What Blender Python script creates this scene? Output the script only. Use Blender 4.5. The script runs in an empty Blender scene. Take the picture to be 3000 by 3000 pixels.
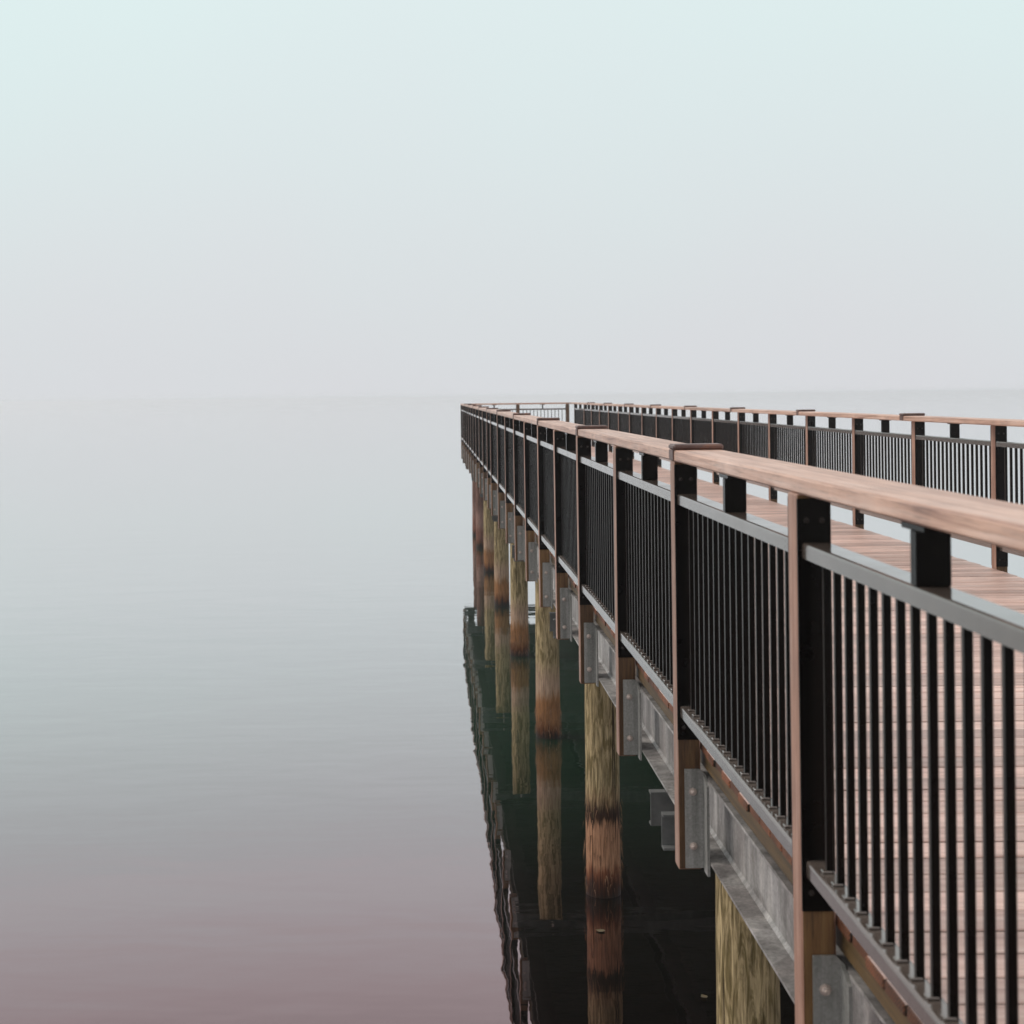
import bpy, bmesh, math, random
from mathutils import Vector, Matrix
random.seed(7)
R = math.radians
scene = bpy.context.scene
C = scene.collection

# ------------------------------------------------------------------ camera
HC = 4.07                                   # camera height above the water
cam_d = bpy.data.cameras.new('camera')
cam = bpy.data.objects.new('camera', cam_d)
C.objects.link(cam)
cam_d.sensor_fit = 'HORIZONTAL'
cam_d.sensor_width = 56.0
cam_d.lens = 80.0
cam_d.shift_x = (1500 - 1255) / 3000
cam_d.shift_y = -(1500 - 1162) / 3000
cam_d.clip_start = 0.05
cam_d.clip_end = 20000
cam_d.dof.use_dof = True
cam_d.dof.focus_distance = 8.5
cam_d.dof.aperture_fstop = 9.0
cam.matrix_world = Matrix.Translation((0, 0, HC)) @ Matrix.Rotation(R(90), 4, 'X') @ Matrix.Rotation(-0.0115, 4, 'Z')
scene.camera = cam

# ------------------------------------------------------------------ sky, sun, exposure
SUN_EL, SUN_AZ = R(48), R(-75)              # azimuth measured from +Y towards +X
world = bpy.data.worlds.new('World')
scene.world = world
world.use_nodes = True
wn, wl = world.node_tree.nodes, world.node_tree.links
wn.clear()
wout = wn.new('ShaderNodeOutputWorld')
wbg = wn.new('ShaderNodeBackground')
sky = wn.new('ShaderNodeTexSky')
sky.sky_type = 'NISHITA'
sky.sun_disc = False
sky.sun_elevation = SUN_EL
sky.sun_rotation = SUN_AZ
sky.dust_density = 6.0
sky.air_density = 1.0
tc = wn.new('ShaderNodeTexCoord')
sep = wn.new('ShaderNodeSeparateXYZ')
ramp = wn.new('ShaderNodeValToRGB')
wl.new(tc.outputs['Generated'], sep.inputs[0])
wl.new(sep.outputs['Z'], ramp.inputs['Fac'])
cr = ramp.color_ramp
cr.elements[0].position = 0.0
cr.elements[0].color = (.715, .732, .760, 1)
cr.elements[1].position = 1.0
cr.elements[1].color = (2.10, 2.06, 2.00, 1)
e = cr.elements.new(.12); e.color = (.728, .790, .806, 1)
e = cr.elements.new(.26); e.color = (.752, .900, .892, 1)
e = cr.elements.new(.31); e.color = (.785, .905, .90, 1)
e = cr.elements.new(.52); e.color = (1.36, 1.38, 1.37, 1)
scl = wn.new('ShaderNodeVectorMath'); scl.operation = 'SCALE'; scl.inputs['Scale'].default_value = 10.0
cr.interpolation = 'B_SPLINE'
# fog is never quite even: faint broad drifts of tone
wnz = wn.new('ShaderNodeTexNoise'); wnz.inputs['Scale'].default_value = 2.6; wnz.inputs['Detail'].default_value = 3.0
wl.new(tc.outputs['Generated'], wnz.inputs['Vector'])
wnr = wn.new('ShaderNodeValToRGB')
wnr.color_ramp.elements[0].position = .3; wnr.color_ramp.elements[0].color = (1.015, .98, .99, 1)
wnr.color_ramp.elements[1].position = .7; wnr.color_ramp.elements[1].color = (1.0, 1.015, 1.01, 1)
wl.new(wnz.outputs['Fac'], wnr.inputs['Fac'])
wmul = wn.new('ShaderNodeVectorMath'); wmul.operation = 'MULTIPLY'
wl.new(ramp.outputs['Color'], wmul.inputs[0]); wl.new(wnr.outputs['Color'], wmul.inputs[1])
wl.new(wmul.outputs[0], scl.inputs[0])
mixw = wn.new('ShaderNodeMix'); mixw.data_type = 'RGBA'; mixw.inputs['Factor'].default_value = .95
wl.new(sky.outputs['Color'], mixw.inputs[6])
wl.new(scl.outputs['Vector'], mixw.inputs[7])
wl.new(mixw.outputs[2], wbg.inputs['Color'])
wbg.inputs['Strength'].default_value = 0.1
wl.new(wbg.outputs[0], wout.inputs['Surface'])

sun_d = bpy.data.lights.new('sun', 'SUN')
sun_d.energy = 1.5
sun_d.angle = R(24)
sun_d.color = (1.0, .95, .88)
sun = bpy.data.objects.new('sun', sun_d)
C.objects.link(sun)
sdir = Vector((math.sin(SUN_AZ) * math.cos(SUN_EL), math.cos(SUN_AZ) * math.cos(SUN_EL), math.sin(SUN_EL)))
sun.rotation_euler = sdir.to_track_quat('Z', 'Y').to_euler()
sun.location = sdir * 60

vs = scene.view_settings
vs.view_transform = 'Standard'
vs.look = 'None'
vs.exposure = 0.0
vs.gamma = 1.0
vs.use_curve_mapping = False
scene.cycles.volume_bounces = 2
scene.cycles.max_bounces = 8

# ------------------------------------------------------------------ materials
class Mat:
    def __init__(self, name):
        self.m = bpy.data.materials.new(name)
        self.m.use_nodes = True
        self.n, self.l = self.m.node_tree.nodes, self.m.node_tree.links
        self.b = self.n['Principled BSDF']
    def node(self, t, **kw):
        x = self.n.new(t)
        for k, v in kw.items():
            setattr(x, k, v)
        return x
    def link(self, a, b):
        self.l.new(a, b)
    def coords(self, scale, rnd=True, along=None):
        t = self.node('ShaderNodeTexCoord')
        src = t.outputs['Object']
        if rnd:
            oi = self.node('ShaderNodeObjectInfo')
            mul = self.node('ShaderNodeMath', operation='MULTIPLY')
            mul.inputs[1].default_value = 37.0
            self.link(oi.outputs['Random'], mul.inputs[0])
            add = self.node('ShaderNodeVectorMath', operation='ADD')
            self.link(src, add.inputs[0])
            self.link(mul.outputs[0], add.inputs[1])
            src = add.outputs[0]
        mp = self.node('ShaderNodeMapping')
        mp.inputs['Scale'].default_value = scale
        self.link(src, mp.inputs['Vector'])
        return mp.outputs[0]
    def noise(self, vec, scale=1.0, detail=5.0, rough=.6, dist=0.0):
        x = self.node('ShaderNodeTexNoise')
        x.inputs['Scale'].default_value = scale
        x.inputs['Detail'].default_value = detail
        x.inputs['Roughness'].default_value = rough
        x.inputs['Distortion'].default_value = dist
        self.link(vec, x.inputs['Vector'])
        return x.outputs['Fac']
    def ramp(self, fac, stops):
        x = self.node('ShaderNodeValToRGB')
        els = x.color_ramp.elements
        els[0].position, els[0].color = stops[0][0], (*stops[0][1], 1)
        els[1].position, els[1].color = stops[-1][0], (*stops[-1][1], 1)
        for p, c in stops[1:-1]:
            q = els.new(p); q.color = (*c, 1)
        self.link(fac, x.inputs['Fac'])
        return x.outputs['Color']
    def mix(self, fac, a, b, mode='MIX'):
        x = self.node('ShaderNodeMix', data_type='RGBA', blend_type=mode)
        for s, i in ((fac, 0), (a, 6), (b, 7)):
            if hasattr(s, 'is_linked') or hasattr(s, 'links'):
                self.link(s, x.inputs[i])
            elif i == 0:
                x.inputs[0].default_value = s
            else:
                x.inputs[i].default_value = (*s, 1)
        return x.outputs[2]
    def bump(self, h, strength=.4, dist=.004):
        x = self.node('ShaderNodeBump')
        x.inputs['Strength'].default_value = strength
        x.inputs['Distance'].default_value = dist
        self.link(h, x.inputs['Height'])
        self.link(x.outputs[0], self.b.inputs['Normal'])
    def rand_value(self, col, lo, hi):
        oi = self.node('ShaderNodeObjectInfo')
        mr = self.node('ShaderNodeMapRange')
        mr.inputs['To Min'].default_value = lo
        mr.inputs['To Max'].default_value = hi
        self.link(oi.outputs['Random'], mr.inputs['Value'])
        hs = self.node('ShaderNodeHueSaturation')
        self.link(mr.outputs[0], hs.inputs['Value'])
        self.link(col, hs.inputs['Color'])
        return hs.outputs[0]
    def done(self, col=None, rough=.6, metal=0.0, ior=1.45):
        if col is not None:
            self.link(col, self.b.inputs['Base Color'])
        if hasattr(rough, 'links'):
            self.link(rough, self.b.inputs['Roughness'])
        else:
            self.b.inputs['Roughness'].default_value = rough
        self.b.inputs['Metallic'].default_value = metal
        self.b.inputs['IOR'].default_value = ior
        return self.m

def wood(name, scale, a, b, c, streak=.5, lo=.85, hi=1.12, rough=.62, bump=.35, ior=1.45):
    w = Mat(name)
    v = w.coords(scale)
    g = w.noise(v, 1.0, 7, .62, .6)
    col = w.ramp(g, [(.28, a), (.5, b), (.74, c)])
    g2 = w.noise(v, 4.6, 4, .7, .2)
    dark = w.ramp(g2, [(.30, (1 - streak,) * 3), (.48, (1, 1, 1))])
    col = w.mix(1.0, col, dark, 'MULTIPLY')
    v2 = w.coords((3.0, 3.0, 3.0))
    blot = w.noise(v2, 1.6, 4, .6)
    col = w.mix(1.0, col, w.ramp(blot, [(.3, (.80, .78, .78)), (.7, (1.08, 1.07, 1.05))]), 'MULTIPLY')
    col = w.rand_value(col, lo, hi)
    w.bump(g2, bump, .003)
    return w.done(col, rough, 0, ior)

M = {}
M['cap'] = wood('weathered_cedar_cap', (40, 1.1, 40), (.21, .095, .060), (.50, .305, .222), (.62, .465, .395), .50, .9, 1.08, .42, ior=1.6)
M['post'] = wood('cedar_post', (34, 34, 1.6), (.17, .075, .048), (.33, .185, .132), (.43, .30, .245), .40, .86, 1.1, .55)
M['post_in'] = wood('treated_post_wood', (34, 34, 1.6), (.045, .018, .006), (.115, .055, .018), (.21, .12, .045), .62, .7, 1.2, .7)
M['plank'] = wood('deck_plank_wood', (1.3, 30, 30), (.36, .21, .165), (.65, .44, .37), (.74, .58, .52), .36, .66, 1.14, .42, ior=1.6)
M['nailer'] = wood('treated_nailer_wood', (26, 1.2, 26), (.030, .020, .006), (.085, .050, .014), (.15, .085, .026), .45)

M['damp'] = wood('damp_plank_underside', (1.3, 30, 30), (.020, .013, .008), (.035, .024, .014), (.055, .04, .025), .3)  # shade below and between the planks, put into the colour
# end grain for the plank ends
w = Mat('plank_end_grain')
t = w.coords((1, 1, 1))
wv = w.node('ShaderNodeTexWave', wave_type='RINGS', rings_direction='X')
wv.inputs['Scale'].default_value = 34
wv.inputs['Distortion'].default_value = 3.0
wv.inputs['Detail'].default_value = 3
wv.inputs['Detail Scale'].default_value = 1.5
w.link(t, wv.inputs['Vector'])
col = w.ramp(wv.outputs['Fac'], [(.2, (.20, .075, .028)), (.7, (.085, .030, .013))])
nz = w.noise(w.coords((6, 6, 6)), 2.2, 4)
col = w.mix(1.0, col, w.ramp(nz, [(.3, (.45, .45, .45)), (.65, (1.25, 1.1, 1.0))]), 'MULTIPLY')
col = w.rand_value(col, .55, 1.35)
M['endgrain'] = w.done(col, .7)

# dark bronze painted steel
w = Mat('dark_painted_steel')
nz = w.noise(w.coords((1, 1, 1)), 14, 5, .65)
col = w.ramp(nz, [(.35, (.0020, .0017, .0016)), (.62, (.0030, .0026, .0024)), (.82, (.010, .008, .006))])
rg = w.ramp(w.noise(w.coords((1, 1, 1)), 5, 3), [(.3, (.14,) * 3), (.7, (.24,) * 3)])
M['steel'] = w.done(col, rg, 0, 1.17)
w.b.inputs['Specular Tint'].default_value = (1.0, .88, .80, 1)
w = Mat('dusty_painted_steel')
nz = w.noise(w.coords((9, 9, 2)), 2, 5, .65)
M['dusty'] = w.done(w.ramp(nz, [(.3, (.010, .0072, .0055)), (.7, (.024, .018, .014))]), .30, 0, 1.30)  # lighter steel copy: sky light on the baluster sides painted in
w = Mat('satin_bronze_rail')
nz = w.noise(w.coords((1, 1, 1)), 14, 5, .65)
col = w.ramp(nz, [(.35, (.070, .054, .045)), (.62, (.090, .071, .060)), (.80, (.12, .09, .075))])
rg = w.ramp(w.noise(w.coords((1, 1, 1)), 5, 3), [(.3, (.14,) * 3), (.7, (.24,) * 3)])
M['rail'] = w.done(col, rg, 0, 1.5)
w.b.inputs['Specular Tint'].default_value = (1.0, .90, .85, 1)
w.b.inputs['Coat Weight'].default_value = .55
w.b.inputs['Coat IOR'].default_value = 1.7
w.b.inputs['Coat Roughness'].default_value = .10

# galvanised steel
w = Mat('galvanised_steel')
v = w.coords((1, 1, 1))
vo = w.node('ShaderNodeTexVoronoi'); vo.inputs['Scale'].default_value = 95
w.link(v, vo.inputs['Vector'])
sp = w.ramp(vo.outputs['Color'], [(.2, (.285, .272, .260)), (.8, (.375, .357, .343))])
st = w.noise(w.coords((7, 7, 1.2)), 1.0, 6, .62, .4)
col = w.mix(1.0, sp, w.ramp(st, [(.32, (.42, .41, .40)), (.5, (.9, .9, .9)), (.66, (1.45, 1.42, 1.40))]), 'MULTIPLY')
pat = w.noise(w.coords((2.2, 2.2, 2.2)), 1.0, 5, .6, .8)
col = w.mix(1.0, col, w.ramp(pat, [(.43, (.68, .66, .66)), (.50, (1.0, 1.0, 1.0)), (.60, (1.0, 1.0, 1.0)), (.64, (1.22, 1.22, 1.24))]), 'MULTIPLY')
ru = w.noise(w.coords((3, 3, 3)), 1.3, 6, .7, .3)
col = w.mix(w.ramp(ru, [(.62, (0, 0, 0)), (.72, (.55, .55, .55))]), col, (.13, .10, .085))
rgh = w.ramp(st, [(.3, (.62,) * 3), (.7, (.46,) * 3)])
w.bump(vo.outputs['Distance'], .08, .001)
M['galv'] = w.done(col, rgh, .5, 1.5)
w = Mat('galvanised_plate')
vo = w.node('ShaderNodeTexVoronoi'); vo.inputs['Scale'].default_value = 130
w.link(w.coords((1, 1, 1)), vo.inputs['Vector'])
col = w.ramp(vo.outputs['Color'], [(.2, (.25, .25, .24)), (.8, (.31, .31, .30))])
run = w.noise(w.coords((22, 22, 1.4)), 1.0, 5, .6)
col = w.mix(1.0, col, w.ramp(run, [(.36, (.66, .66, .64)), (.6, (1.12, 1.1, 1.08))]), 'MULTIPLY')
col = w.mix(w.ramp(w.noise(w.coords((5, 5, 3)), 1.5, 5, .7), [(.64, (0, 0, 0)), (.74, (.4, .4, .4))]), col, (.15, .085, .05))
M['galv_plate'] = w.done(col, .52, .45, 1.5)
w = Mat('dull_old_zinc')
nz = w.noise(w.coords((4, 4, 4)), 1.6, 6, .65, .3)
M['zinc'] = w.done(w.ramp(nz, [(.3, (.055, .056, .054)), (.7, (.13, .132, .128))]), .7, .1)  # darker galvanising for under-deck steel, its shade put into the colour
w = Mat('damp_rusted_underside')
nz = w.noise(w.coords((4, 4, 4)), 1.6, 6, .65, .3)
M['zinc_under'] = w.done(w.ramp(nz, [(.3, (.018, .014, .011)), (.7, (.045, .034, .028))]), .8, 0)  # unlit beam undersides, painted as a darker colour

w = Mat('zinc_bolt')
M['bolt'] = w.done(w.ramp(w.noise(w.coords((1, 1, 1)), 60), [(.3, (.34, .27, .24)), (.7, (.58, .49, .44))]), .38, .5)

w = Mat('brown_strap_metal')
M['strap'] = w.done(w.ramp(w.noise(w.coords((1, 1, 1)), 18, 5), [(.3, (.060, .030, .024)), (.55, (.105, .058, .048)), (.75, (.22, .085, .04))]), .45, .0, 1.4)

def pile_wood(name, top_a, top_b, mid, foot, wetline, band=False):
    w = Mat(name)
    v = w.coords((27, 27, 3.6))
    g = w.noise(v, 1.0, 7, .62, 1.1)
    tan = w.ramp(g, [(.42, top_a), (.50, tuple((p + q) / 2 for p, q in zip(top_a, top_b))), (.57, top_b)])
    fine = w.noise(w.coords((95, 95, 5)), 1.0, 4, .7)
    check = w.noise(w.coords((36, 36, .7)), 1.0, 2, .5)
    cut = w.ramp(check, [(.315, (.16, .14, .12)), (.345, (1, 1, 1))])
    tan = w.mix(1.0, tan, w.ramp(fine, [(.32, (.42, .40, .36)), (.62, (1.18, 1.16, 1.12))]), 'MULTIPLY')
    # height above the water, made ragged along the grain
    t = w.node('ShaderNodeTexCoord')
    sp = w.node('ShaderNodeSeparateXYZ'); w.link(t.outputs['Object'], sp.inputs[0])
    rag = w.noise(w.coords((26, 26, 2.2)), 1.0, 4, .7)
    mr = w.node('ShaderNodeMath', operation='MULTIPLY_ADD'); mr.inputs[1].default_value = .42; mr.inputs[2].default_value = -.21
    w.link(rag, mr.inputs[0])
    ad = w.node('ShaderNodeMath', operation='ADD')
    w.link(sp.outputs['Z'], ad.inputs[0]); w.link(mr.outputs[0], ad.inputs[1])
    h = w.node('ShaderNodeMapRange'); h.inputs['From Min'].default_value = 0; h.inputs['From Max'].default_value = 2.0
    w.link(ad.outputs[0], h.inputs['Value'])
    hz = h.outputs[0]
    k = wetline
    W = (.42, .40, .38)
    if band:
        stain = w.ramp(hz, [(0, (.018, .008, .005)), (.055, (.05, .018, .009)), (.10, (.16, .06, .03)), (.14, mid), (.285, mid), (.31, (.040, .020, .012)), (.36, (.045, .024, .014)), (.40, (.25, .15, .09))])
    else:
        stain = w.ramp(hz, [(0, (.014, .006, .004)), (.030, (.025, .010, .005)), (.055, (.10, .034, .011)), (.12, foot), (.22, foot), (.29, mid), (.36, mid)])
    stain = w.mix(1.0, stain, w.ramp(fine, [(.32, (.38, .35, .32)), (.6, (1.18, 1.15, 1.12))]), 'MULTIPLY')
    fac = w.ramp(hz, [(.34 * k, (0, 0, 0)), (.46 * k, (1, 1, 1))])
    col = w.mix(fac, stain, tan)
    col = w.mix(1.0, col, cut, 'MULTIPLY')
    w.bump(fine, .7, .008)
    wet = w.ramp(hz, [(.02, (.55,) * 3), (.10, (.80,) * 3)])
    return w.done(col, wet, 0, 1.25)
M['pile'] = pile_wood('treated_pile_wood', (.165, .125, .058), (.43, .335, .195), (.38, .265, .19), (.26, .125, .052), 1.0)
M['pile_band'] = pile_wood('shaggy_pile_wood', (.165, .125, .058), (.43, .335, .195), (.36, .195, .115), (.36, .155, .05), 1.0, True)
M['pile_red'] = pile_wood('reddish_pile_wood', (.13, .065, .05), (.19, .10, .08), (.27, .16, .135), (.20, .085, .06), 1.2)

# water: a calm mirror over a dark green body, ripples of a few tenths of a millimetre
w = Mat('calm_lake_water')
n1 = w.noise(w.coords((.62, 1.05, 1), rnd=False), 1.0, 2, .45, .2)
n2 = w.noise(w.coords((1.9, 3.4, 1), rnd=False), 1.0, 3, .5, 0)
n4 = w.noise(w.coords((.10, .55, 1), rnd=False), 1.0, 4, .6, .4)
def muladd(fac, k, add):
    m_ = w.node('ShaderNodeMath', operation='MULTIPLY_ADD'); m_.inputs[1].default_value = k
    w.link(fac, m_.inputs[0]); w.link(add, m_.inputs[2])
    return m_.outputs[0]
hgt = muladd(n4, .65, muladd(n2, .12, n1))
bp = w.node('ShaderNodeBump'); bp.inputs['Strength'].default_value = 1.0; bp.inputs['Distance'].default_value = .0060
w.link(hgt, bp.inputs['Height'])
lw = w.node('ShaderNodeLayerWeight'); lw.inputs['Blend'].default_value = .5
w.link(bp.outputs[0], lw.inputs['Normal'])
g_ = lambda q: (q, q, q)
refl = w.ramp(lw.outputs['Facing'], [(0, g_(.05)), (.40, g_(.11)), (.61, g_(.265)), (.724, g_(.48)), (.81, g_(.66)), (.875, g_(.81)), (1.0, g_(.98))])
tint = w.ramp(lw.outputs['Facing'], [(.50, (1.0, .74, .765)), (.70, (1.0, .83, .87)), (.82, (1.0, .94, .965)), (.92, (1, 1, 1))])
gl = w.node('ShaderNodeBsdfGlossy'); gl.inputs['Roughness'].default_value = .02
w.link(tint, gl.inputs['Color']); w.link(bp.outputs[0], gl.inputs['Normal'])
df = w.node('ShaderNodeBsdfDiffuse')
wt = w.node('ShaderNodeTexCoord'); wsp = w.node('ShaderNodeSeparateXYZ'); w.link(wt.outputs['Object'], wsp.inputs[0])
wy = w.node('ShaderNodeMapRange'); wy.inputs['From Min'].default_value = 9; wy.inputs['From Max'].default_value = 20
w.link(wsp.outputs['Y'], wy.inputs['Value'])
bodyc = w.ramp(wy.outputs[0], [(0, (.0022, .0016, .0010)), (.30, (.0020, .0040, .0020)), (.75, (.004, .034, .015)), (1, (.005, .042, .019))])
w.link(bodyc, df.inputs['Color'])
mx = w.node('ShaderNodeMixShader')
w.link(refl, mx.inputs[0]); w.link(df.outputs[0], mx.inputs[1]); w.link(gl.outputs[0], mx.inputs[2])
w.link(mx.outputs[0], w.n['Material Output'].inputs['Surface'])
M['water'] = w.m

w = Mat('frayed_wood_fibre')
M['fibre'] = w.done(w.ramp(w.noise(w.coords((1, 1, 1)), 9), [(.35, (.10, .04, .015)), (.65, (.32, .17, .09))]), .8)
w = Mat('pale_dead_leaf')
M['leaf'] = w.done(w.ramp(w.noise(w.coords((1, 1, 1)), 40), [(.3, (.07, .05, .025)), (.7, (.15, .115, .06))]), .6)

# ------------------------------------------------------------------ helpers
def link(o, parent=None):
    C.objects.link(o)
    if parent is not None:
        o.parent = parent
    return o

def tag(o, label=None, cat=None, group=None, kind=None):
    for k, v in (('label', label), ('category', cat), ('group', group), ('kind', kind)):
        if v:
            o[k] = v
    return o

def empty(name, loc=(0, 0, 0)):
    o = bpy.data.objects.new(name, None)
    o.empty_display_size = .2
    o.location = loc
    return link(o)

def add_box(bm, x0, x1, y0, y1, z0, z1, bevel=0.0):
    vs_ = [bm.verts.new((x, y, z)) for z in (z0, z1) for y in (y0, y1) for x in (x0, x1)]
    fs = [bm.faces.new([vs_[i] for i in q]) for q in ((0, 2, 3, 1), (4, 5, 7, 6), (0, 1, 5, 4), (2, 6, 7, 3), (0, 4, 6, 2), (1, 3, 7, 5))]
    if bevel:
        es = list({e_ for f in fs for e_ in f.edges})
        bmesh.ops.bevel(bm, geom=es, offset=bevel, segments=1, affect='EDGES', profile=.5)

def add_profile(bm, pts, y0, y1):
    """close the x-z outline pts and extrude it from y0 to y1"""
    a = [bm.verts.new((x, y0, z)) for x, z in pts]
    b = [bm.verts.new((x, y1, z)) for x, z in pts]
    n = len(pts)
    for i in range(n):
        j = (i + 1) % n
        bm.faces.new((a[i], a[j], b[j], b[i]))
    bm.faces.new(a[::-1]); bm.faces.new(b)

def add_dome(bm, x, y, z, r, h, seg=8):
    """bolt head pointing to -y: washer, hex nut, thread end"""
    def ring(rr, yy):
        return [bm.verts.new((x + rr * math.cos(2 * math.pi * k / seg), yy, z + rr * math.sin(2 * math.pi * k / seg))) for k in range(seg)]
    rs = [ring(r * 1.25, y), ring(r * 1.25, y - h * .15), ring(r * .85, y - h * .18), ring(r * .85, y - h * .6), ring(r * .5, y - h * .65), ring(r * .45, y - h)]
    for p, q in zip(rs, rs[1:]):
        for k in range(seg):
            m = (k + 1) % seg
            bm.faces.new((p[k], p[m], q[m], q[k]))
    bm.faces.new(rs[-1])

def mesh(name, bm, *mats, smooth=False):
    bmesh.ops.recalc_face_normals(bm, faces=bm.faces)
    me = bpy.data.meshes.new(name)
    bm.to_mesh(me); bm.free()
    for m in mats:
        me.materials.append(M[m] if isinstance(m, str) else m)
    if smooth:
        for p in me.polygons:
            p.use_smooth = True
    return me

_cache = {}
def box_me(name, mat, sx, sy, sz, bevel=.003):
    k = (name, mat, round(sx, 4), round(sy, 4), round(sz, 4))
    if k not in _cache:
        bm = bmesh.new()
        add_box(bm, -sx / 2, sx / 2, -sy / 2, sy / 2, -sz / 2, sz / 2, bevel)
        _cache[k] = mesh(name, bm, mat)
    return _cache[k]

def part(name, me, loc, parent, rot=None):
    o = bpy.data.objects.new(name, me)
    o.location = loc
    if rot:
        o.rotation_euler = rot
    return link(o, parent)

def Z(d):
    return HC - d                            # height from the drop below the camera

# ------------------------------------------------------------------ layout of the pier
S = 1.83
XL, XR = .949, 4.377                         # outer faces of the left and right posts
XC = (XL + XR) / 2
PW = .089
meas = [2307, 1962, 1794.5, 1687, 1621, 1573, 1534, 1503, 1477, 1455, 1435]
PY = {n: S * (n + 1.11) for n in range(-1, 23)}
for i, x in enumerate(meas):                 # the real posts are not evenly spaced
    PY[i + 1] = S * 2222 / (x - 1255)
NS = list(range(-1, 22))
YEND = S * 23.6
PY[22] = YEND - .05
NS.append(22)
Y0 = PY[-1] - .6
D_CAP_T, D_CAP_B = .218, .262
D_TR_T, D_TR_B = .387, .427
D_BR_T, D_BR_B = 1.206, 1.246
D_DECK, T_PLANK = 1.357, .030

# ------------------------------------------------------------------ water and haze
bm = bmesh.new()
nn = 3900
f = bm.faces.new([bm.verts.new(p) for p in ((-nn, -nn, 0), (nn, -nn, 0), (nn, nn, 0), (-nn, nn, 0))])
wat = bpy.data.objects.new('water', mesh('water', bm, 'water'))
link(wat); tag(wat, 'calm grey water mirroring the pier and the foggy sky', None, None, 'structure')

# ------------------------------------------------------------------ deck
deck = empty('pier_deck', (XC, 0, Z(D_DECK)))
tag(deck, 'long boardwalk deck of pinkish crosswise wooden planks on grey steel beams', 'deck')
def rel(o, p):
    return (p[0] - o.location.x, p[1] - o.location.y, p[2] - o.location.z)
PITCH = .1455
npl = int((YEND + .05 - Y0) / PITCH)
xl_p, xr_p = 1.043, 2 * XC - 1.043
def plank_mesh(i):
    L_ = xr_p - xl_p
    bm = bmesh.new()
    add_box(bm, -L_ / 2, L_ / 2, -.0685, .0685, -T_PLANK / 2, T_PLANK / 2, .0035)
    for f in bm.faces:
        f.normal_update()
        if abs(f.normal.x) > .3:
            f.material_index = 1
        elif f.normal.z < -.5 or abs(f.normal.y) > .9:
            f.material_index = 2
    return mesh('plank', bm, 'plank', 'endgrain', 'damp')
pm = [plank_mesh(i) for i in range(1)]
for i in range(npl):
    y = Y0 + (i + .5) * PITCH
    part('plank', pm[0], rel(deck, (XC + random.uniform(-.006, .006), y + random.uniform(-.0012, .0012), Z(D_DECK + T_PLANK / 2) + random.uniform(-.0015, .0015))), deck, (random.uniform(-.006, .006), 0, random.uniform(-.0006, .0006)))
for sx in (-1, 1):
    xn = XC + sx * (XC - 1.080)
    bm = bmesh.new(); add_box(bm, -.025, .025, Y0, YEND, -.032, .032, .003)
    part('nailer_board', mesh('nailer_board', bm, 'nailer'), rel(deck, (xn, 0, Z(D_DECK + T_PLANK + .034))), deck)
def ibeam_pts(hw, h, tf, tw):
    return [(-hw, 0), (hw, 0), (hw, -tf), (tw, -tf - .006), (tw, -h + tf + .012), (tw + .012, -h + tf), (hw, -h + tf), (hw, -h), (-hw, -h), (-hw, -h + tf), (-tw - .012, -h + tf), (-tw, -h + tf + .012), (-tw, -tf - .006), (-hw, -tf)]
for x in (1.145, XC, 2 * XC - 1.145):
    bm = bmesh.new()
    add_profile(bm, ibeam_pts(.088, .318, .011, .005), Y0, YEND - .02)
    bmesh.ops.recalc_face_normals(bm, faces=bm.faces)
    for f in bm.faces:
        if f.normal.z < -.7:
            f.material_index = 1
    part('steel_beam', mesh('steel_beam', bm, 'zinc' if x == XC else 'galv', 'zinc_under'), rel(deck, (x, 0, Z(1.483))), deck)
    bm = bmesh.new(); add_box(bm, -.03, .03, Y0, YEND - .02, -.0165, .0165)
    part('packing_strip', mesh('packing_strip', bm, 'nailer'), rel(deck, (x + .02, 0, Z(1.4655))), deck)

# ------------------------------------------------------------------ pile bents
def pile_mesh(r0, r1, z0, z1, mat, seed):
    rnd = random.Random(seed)
    bm = bmesh.new(); seg, rows = 28, 26
    ph = [rnd.uniform(0, 6.28) for _ in range(5)]
    rings = []
    for j in range(rows):
        t_ = j / (rows - 1); z = z0 + (z1 - z0) * t_
        rr = r0 + (r1 - r0) * t_
        ring = []
        for k in range(seg):
            a = 2 * math.pi * k / seg
            d = 1 + .020 * math.sin(2 * a + ph[0] + z * .5) + .008 * math.sin(5 * a + ph[1] + z * 1.3) + .006 * math.sin(11 * a + ph[2]) + rnd.uniform(-.004, .004)
            ring.append(bm.verts.new((rr * d * math.cos(a), rr * d * math.sin(a), z)))
        rings.append(ring)
    for p, q in zip(rings, rings[1:]):
        for k in range(seg):
            m = (k + 1) % seg
            bm.faces.new((p[k], p[m], q[m], q[k]))
    bm.faces.new(rings[0][::-1]); bm.faces.new(rings[-1])
    return mesh('timber_pile', bm, mat, smooth=True)
bent_labels = [
    'nearest pile under the left railing, greenish swirling grain, cut by the bottom edge',
    'second pile from the front, shaggy brown foot ending at the dark waterline',
    'third pile from the front, orange stained foot standing in the green reflection',
    'fourth pile from the front, tan with a rusty foot beside the bright gap',
    'fifth pile from the front, tan, partly hidden behind its neighbour',
    'sixth pile from the front, slim and tan with orange stained foot',
    'second farthest pile, dull reddish brown, left of the tan ones',
    'farthest pile at the seaward end, dull reddish brown, leftmost of all piles']
bm = bmesh.new(); add_dome(bm, 0, 0, 0, .013, .03)
BIG_BOLT = mesh('bolt', bm, 'bolt')
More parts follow.
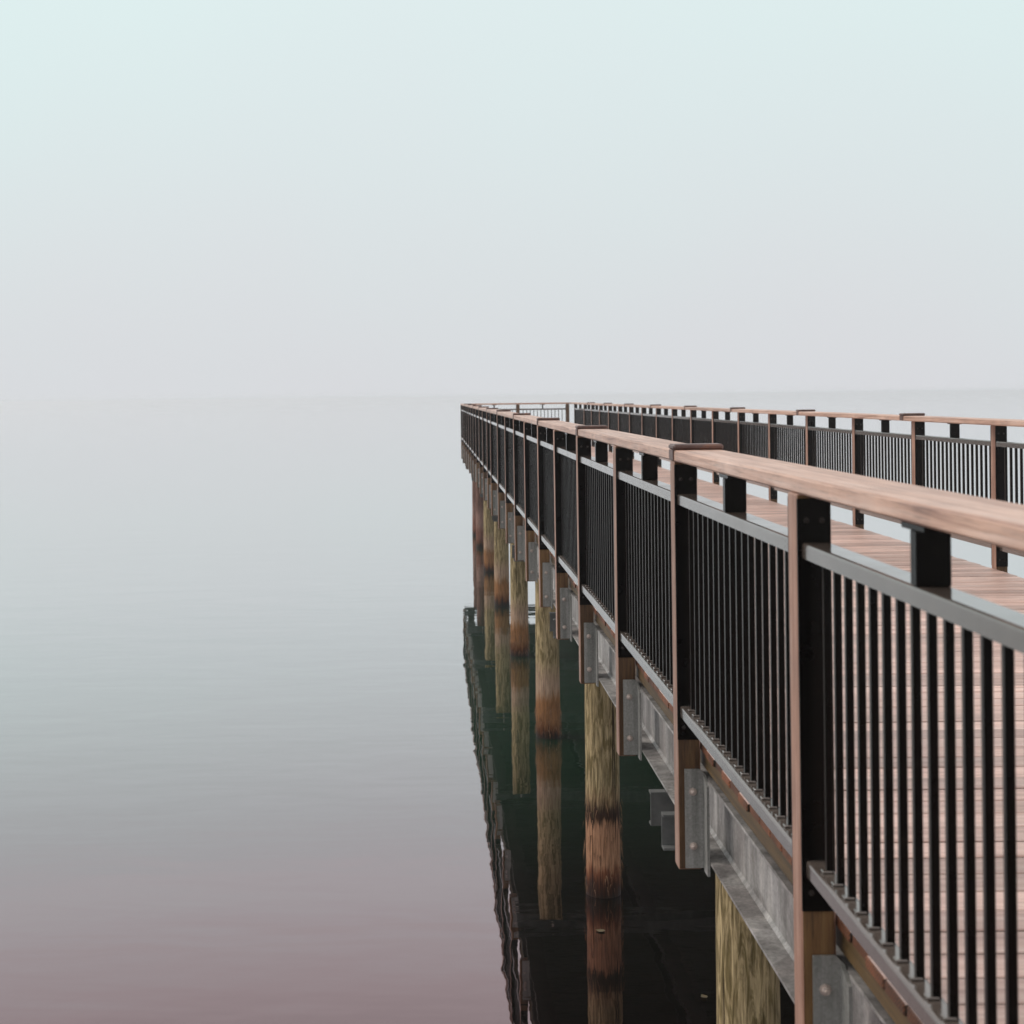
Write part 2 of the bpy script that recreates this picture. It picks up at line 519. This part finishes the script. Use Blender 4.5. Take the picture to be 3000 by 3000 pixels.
for i in range(8):
    yb = S * (3.535 + 3 * i)
    if i == 7:
        yb = min(yb, YEND - .35)
    b = empty('pile_bent', (XC, yb, 0))
    tag(b, bent_labels[i], 'pile', 'timber piles carrying the pier')
    red = i >= 6
    px = 1.385
    for s, xx in ((0, px), (1, 2 * XC - px)):
        o = part('timber_pile', pile_mesh(.150, .138, -2.2, Z(1.815), 'pile_red' if red else 'pile_band' if i == 1 else 'pile', i * 2 + s), (xx - XC, 0, 0), b)
        o.rotation_euler = (random.uniform(-.006, .006), random.uniform(-.004, .004) if i else .0, random.uniform(0, 6))
    if 1 <= i <= 3:
        rf = random.Random(50 + i)
        bm = bmesh.new()
        for q in range(150):
            a_ = rf.uniform(0, 6.283); ln_ = rf.uniform(.04, .16); zt = rf.uniform(.06, .78 if i == 1 else .40)
            out = rf.uniform(.002, .020); w_ = rf.uniform(.0015, .004); rr_ = .1515
            ca, sa = math.cos(a_), math.sin(a_)
            top = Vector((ca * rr_, sa * rr_, zt)); tip = Vector((ca * (rr_ + out), sa * (rr_ + out), max(.004, zt - ln_)))
            tip += Vector((-sa, ca, 0)) * rf.uniform(-.02, .02)
            tv = Vector((-sa, ca, 0)) * w_; nv = Vector((ca, sa, 0)) * w_
            p_ = [bm.verts.new(top + tv), bm.verts.new(top - tv), bm.verts.new(top + nv), bm.verts.new(tip)]
            for t3 in ((0, 1, 3), (1, 2, 3), (2, 0, 3)):
                bm.faces.new([p_[k] for k in t3])
        tag(part('wood_fibres', mesh('wood_fibres', bm, 'fibre'), (px - XC, 0, 0), b), kind='stuff')
    for s in (-1, 1):
        bm = bmesh.new()
        L_ = XC - .985
        # channel: web with both flanges pointing away from the pile
        y_in = s * .152
        for (ya, yb2, za, zb) in ((y_in, y_in + s * .008, -.152, 0), (y_in + s * .0082, y_in + s * .055, -.152, -.142), (y_in + s * .0082, y_in + s * .055, -.010, 0)):
            add_box(bm, -L_, L_, min(ya, yb2), max(ya, yb2), za, zb)
        ch = part('channel_beam', mesh('channel_beam', bm, 'zinc'), (0, 0, Z(1.803)), b)
        if s < 0:
            for xx in (px - XC, XC - px):
                for dz in (-.045, -.105):
                    part('bolt', BIG_BOLT, (xx, -.1605, dz), ch)

# ------------------------------------------------------------------ railings
def post_mesh(zt, zb):
    bm = bmesh.new(); h = (zt - zb)
    add_box(bm, -PW / 2, PW / 2, -PW / 2, PW / 2, 0, h, .004)
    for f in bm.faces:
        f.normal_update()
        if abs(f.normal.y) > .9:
            f.material_index = 1  # darker, browner wood on the two faces square to the pier
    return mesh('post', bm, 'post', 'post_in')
POST_ME = post_mesh(Z(D_CAP_B), Z(1.842))
PLATE_ME = box_me('mounting_plate', 'steel', .0865, .008, Z(.274) - Z(1.338), .0015)
PLATE_Z = (Z(.274) + Z(1.338)) / 2
bm = bmesh.new()
for zz in (Z(.330), Z(1.290)):
    for xx in (-.020, .020):
        add_dome(bm, xx, 0, zz - PLATE_Z, .007, .010, 6)
PBOLT_ME = mesh('plate_screws', bm, 'dusty')

def bracket_mesh(sx):
    bm = bmesh.new()
    h0, h1 = -.1905, .1905
    ch = .022
    # leg on the post face (in x), with a clipped outer top corner; leg along the beam (towards -y)
    pts = [(0, h0), (.081, h0), (.081, h1 - ch), (.081 - ch, h1), (0, h1)]
    add_profile(bm, [(sx * x, z) for x, z in pts], -.010, 0)
    # second leg
    y0, y1 = -.078, -.0102
    vs2 = [(y1, h0 - .012), (y0, h0 - .012), (y0, h1 - ch - .03), (y1, h1 - ch)]
    a = [bm.verts.new((sx * .071, y, z)) for y, z in vs2]
    c = [bm.verts.new((sx * .081, y, z)) for y, z in vs2]
    for i in range(4):
        j = (i + 1) % 4
        bm.faces.new((a[i], a[j], c[j], c[i]))
    bm.faces.new(a[::-1]); bm.faces.new(c)
    return mesh('angle_bracket', bm, 'galv_plate')
BRK = {-1: bracket_mesh(1), 1: bracket_mesh(-1)}
bm = bmesh.new(); add_dome(bm, 0, 0, 0, .0125, .024, 8)
BRK_BOLT = mesh('bolt', bm, 'bolt', smooth=False)

def rail_profile(wd, ht, r=.007):
    return [(-wd / 2, -ht), (wd / 2, -ht), (wd / 2, -r), (wd / 2 - r * .35, -r * .3), (wd / 2 - r, 0), (-wd / 2 + r, 0), (-wd / 2 + r * .35, -r * .3), (-wd / 2, -r)]
def railbar(name, wd, ht, ln, sockets=None):
    bm = bmesh.new()
    add_profile(bm, rail_profile(wd, ht), -ln / 2, ln / 2)
    if sockets:
        for y in sockets:
            add_box(bm, -.0125, .0125, y - .0125, y + .0125, .0002, .007, .002)
    return mesh(name, bm, 'rail')
BH = (Z(D_TR_B) - Z(D_BR_T))
bm = bmesh.new(); add_box(bm, -.00875, .00875, -.00875, .00875, -BH / 2 - .001, BH / 2 + .001, .002)
for f in bm.faces:
    f.normal_update()
    if abs(f.normal.x) > .9:
        f.material_index = 1
BAL_ME = mesh('baluster', bm, 'steel', 'dusty')
bm = bmesh.new()
add_box(bm, -.035, .035, -.018, .018, -.0625, .048, .002)
add_box(bm, -.036, .036, -.070, .070, .0482, .0622, .002)
SUP_ME = mesh('cap_support', bm, 'steel')
bm = bmesh.new()
CW = .184
add_box(bm, -CW / 2 - .006, CW / 2 + .006, -.060, .060, .0005, .022, .007)
for s in (-1, 1):
    xa, xb = s * (CW / 2 + .0005), s * (CW / 2 + .006)
    add_box(bm, min(xa, xb), max(xa, xb), -.045, .045, -.040, .0003, .001)
STRAP_ME = mesh('joint_strap', bm, 'strap')

def railing(side):
    sx = -1 if side == 'left' else 1
    xo = XL if sx < 0 else XR                    # outer post face
    xm = xo - sx * PW / 2                        # post centre line
    r = empty('railing', (xm, 0, Z(D_DECK)))
    if sx < 0:
        tag(r, 'near railing running from the right edge to the pier end, seen from outside', 'railing', 'railings of the pier')
    else:
        tag(r, 'far side railing behind the deck, dark balusters against the white fog', 'railing', 'railings of the pier')
    P = lambda x, y, z: rel(r, (x, y, z))
    singles = 0
    lift = 0 if sx < 0 else .03
    rest = bmesh.new()
    yp = PY if sx < 0 else {n: (S * (n + 1.11) if n < 22 else PY[22]) for n in NS}
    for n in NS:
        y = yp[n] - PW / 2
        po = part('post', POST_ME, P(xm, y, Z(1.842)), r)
        po.rotation_euler = (0, sx * random.uniform(0, .004), random.uniform(-.01, .01))
        for s in (-1, 1):
            pl = part('mounting_plate', PLATE_ME, (0, s * (PW / 2 + .0045), PLATE_Z - Z(1.842)), po)
            if s < 0:
                tag(part('plate_screws', PBOLT_ME, (0, s * (PW / 2 + .0085), PLATE_Z - Z(1.842)), po), kind='stuff')
        xb = xo - sx * .025
        br = part('angle_bracket', BRK[sx], P(xb, y - PW / 2 - .001, Z(1.6425)), r)
        for dz in (.105, -.105):
            part('bolt', BRK_BOLT, (-sx * .030, -.0102, dz), br)
    for a, b in zip(NS, NS[1:]):
        ya, yb = yp[a] + .0095, yp[b] - PW - .0095
        if yb - ya < .2:
            continue
        ln, ym = yb - ya, (ya + yb) / 2
        k = max(1, round(ln / .0958) - 1)
        pitch = ln / (k + 1)
        ys = [ya + pitch * (i + 1) for i in range(k)]
        part('top_rail', railbar('top_rail', .073, D_TR_B - D_TR_T, ln), P(xm - sx * .001, ym, Z(D_TR_T)), r)
        part('bottom_rail', railbar('bottom_rail', .052, D_BR_B - D_BR_T, ln, [y - ym for y in ys]), P(xm - sx * .001 + sx * .009, ym, Z(D_BR_T) + lift), r)
        part('cap_support', SUP_ME, P(xm, ym, Z(.3245)), r)
        zc = (Z(D_TR_B) + Z(D_BR_T)) / 2
        for y in ys:
            ok = a >= (0 if sx < 0 else 4)
            if ok and singles + 1 <= 290:
                singles += 1
                part('baluster', BAL_ME, P(xm, y + random.uniform(-.0015, .0015), zc), r)
            else:
                p = P(xm, y, zc)
                add_box(rest, p[0] - .00875, p[0] + .00875, p[1] - .00875, p[1] + .00875, p[2] - BH / 2 - .001, p[2] + BH / 2 + .001)
    for f in rest.faces:
        f.normal_update()
        if abs(f.normal.x) > .9:
            f.material_index = 1
    ro = part('far_balusters', mesh('far_balusters', rest, 'steel', 'dusty'), (0, 0, 0), r)
    tag(ro, kind='stuff')
    # cap boards run over two bays and meet under a strap on every even post
    xcap = xo - sx * CW / 2
    cuts = [Y0] + [yp[n] - PW / 2 for n in NS if n % 2 == 0 and n < 22] + [YEND + .05]
    for ya, yb in zip(cuts, cuts[1:]):
        bm = bmesh.new()
        L_ = yb - ya - .003
        add_box(bm, -CW / 2, CW / 2, -L_ / 2, L_ / 2, -.022, .022, .006)
        part('cap_board', mesh('cap_board', bm, 'cap'), P(xcap + random.uniform(-.002, .002), (ya + yb) / 2, Z((D_CAP_T + D_CAP_B) / 2) + random.uniform(-.001, .0005)), r)
    for yc in cuts[1:-1]:
        part('joint_strap', STRAP_ME, P(xcap, yc, Z(D_CAP_T)), r)
    return r
railing('left')
railing('right')

# railing across the end
er = empty('railing', (XC, YEND, Z(D_DECK)))
tag(er, 'short railing across the far end of the pier, tiny against the fog', 'railing', 'railings of the pier')
PE = lambda x, y, z: rel(er, (x, y, z))
ye = YEND - PW / 2
ex = [1.235, XC - .03, 4.095]
for x in ex:
    po = part('post', POST_ME, PE(x, ye, Z(1.842)), er)
    for s in (-1, 1):
        part('mounting_plate', PLATE_ME, (s * (PW / 2 + .0045), 0, PLATE_Z - Z(1.842)), po, (0, 0, R(90)))
for xa, xb in zip(ex, ex[1:]):
    a, b = xa + PW / 2 + .0095, xb - PW / 2 - .0095
    ln, xm = b - a, (a + b) / 2
    k = round(ln / .107) - 1
    pitch = ln / (k + 1)
    xs = [a + pitch * (i + 1) for i in range(k)]
    part('top_rail', railbar('top_rail', .073, D_TR_B - D_TR_T, ln), PE(xm, ye, Z(D_TR_T)), er, (0, 0, R(90)))
    part('bottom_rail', railbar('bottom_rail', .052, D_BR_B - D_BR_T, ln, [x - xm for x in xs]), PE(xm, ye, Z(D_BR_T)), er, (0, 0, R(-90)))
    part('cap_support', SUP_ME, PE(xm, ye, Z(.3245)), er, (0, 0, R(90)))
    for x in xs:
        part('baluster', BAL_ME, PE(x, ye, (Z(D_TR_B) + Z(D_BR_T)) / 2), er)
bm = bmesh.new()
cl = (XR - XL) - 2 * CW - .006
add_box(bm, -CW / 2, CW / 2, -cl / 2, cl / 2, -.022, .022, .006)
part('cap_board', mesh('cap_board', bm, 'cap'), PE(XC, YEND - CW / 2 + .05, Z((D_CAP_T + D_CAP_B) / 2)), er, (0, 0, R(90)))

# ------------------------------------------------------------------ leaves adrift on the water
def leaf(x, y, s, rz, label):
    bm = bmesh.new()
    n = 7; L, Rr, Mi = [], [], []
    for i in range(n):
        t_ = i / (n - 1); wd = s * .36 * math.sin(math.pi * (t_ ** .8)) * (1 + .15 * (i % 2)) + .0006
        zc = .002 + .010 * (t_ - .5) ** 2
        yy = s * (t_ - .5)
        L.append(bm.verts.new((-wd, yy, zc + .005))); Mi.append(bm.verts.new((0, yy, zc))); Rr.append(bm.verts.new((wd, yy, zc + .004)))
    for i in range(n - 1):
        bm.faces.new((L[i], Mi[i], Mi[i + 1], L[i + 1])); bm.faces.new((Mi[i], Rr[i], Rr[i + 1], Mi[i + 1]))
    g = bm.faces[:]
    ret = bmesh.ops.extrude_face_region(bm, geom=g)
    for v_ in ret['geom']:
        if isinstance(v_, bmesh.types.BMVert):
            v_.co.z += .0012
    o = bpy.data.objects.new('floating_leaf', mesh('floating_leaf', bm, 'leaf'))
    o.location = (x, y, .001); o.rotation_euler.z = rz
    link(o); tag(o, label, 'leaf', 'leaves floating on the water')
def on_water(px, py):
    dx, dy = px - 1255, py - 1162
    c_, s_ = math.cos(.0115), math.sin(.0115)
    dx, dy = dx * c_ - dy * s_, dy * c_ + dx * s_
    y = 4285.7 * HC / dy
    return dx * y / 4285.7, y
leaf(*on_water(1759, 2729), .075, 1.2, 'small pale leaf floating on the reflection of the second pile')
leaf(*on_water(2062, 2922), .06, .4, 'dim small leaf floating on black water left of the nearest pile')

# ------------------------------------------------------------------ fog over the water
bm = bmesh.new()
add_box(bm, -4000, 4000, -4000, 4000, -3.2, HC + .45)
hz = bpy.data.objects.new('haze', mesh('haze', bm))
hm = bpy.data.materials.new('fog_air'); hm.use_nodes = True
hm.node_tree.nodes.clear()
ho = hm.node_tree.nodes.new('ShaderNodeOutputMaterial')
hv = hm.node_tree.nodes.new('ShaderNodeVolumePrincipled')
hv.inputs['Color'].default_value = (.905, .92, .95, 1)
hv.inputs['Density'].default_value = .0012
hv.inputs['Anisotropy'].default_value = .5
hm.node_tree.links.new(hv.outputs[0], ho.inputs['Volume'])
hz.data.materials.append(hm)
link(hz); tag(hz, 'pale even fog lying over the water', None, None, 'stuff')
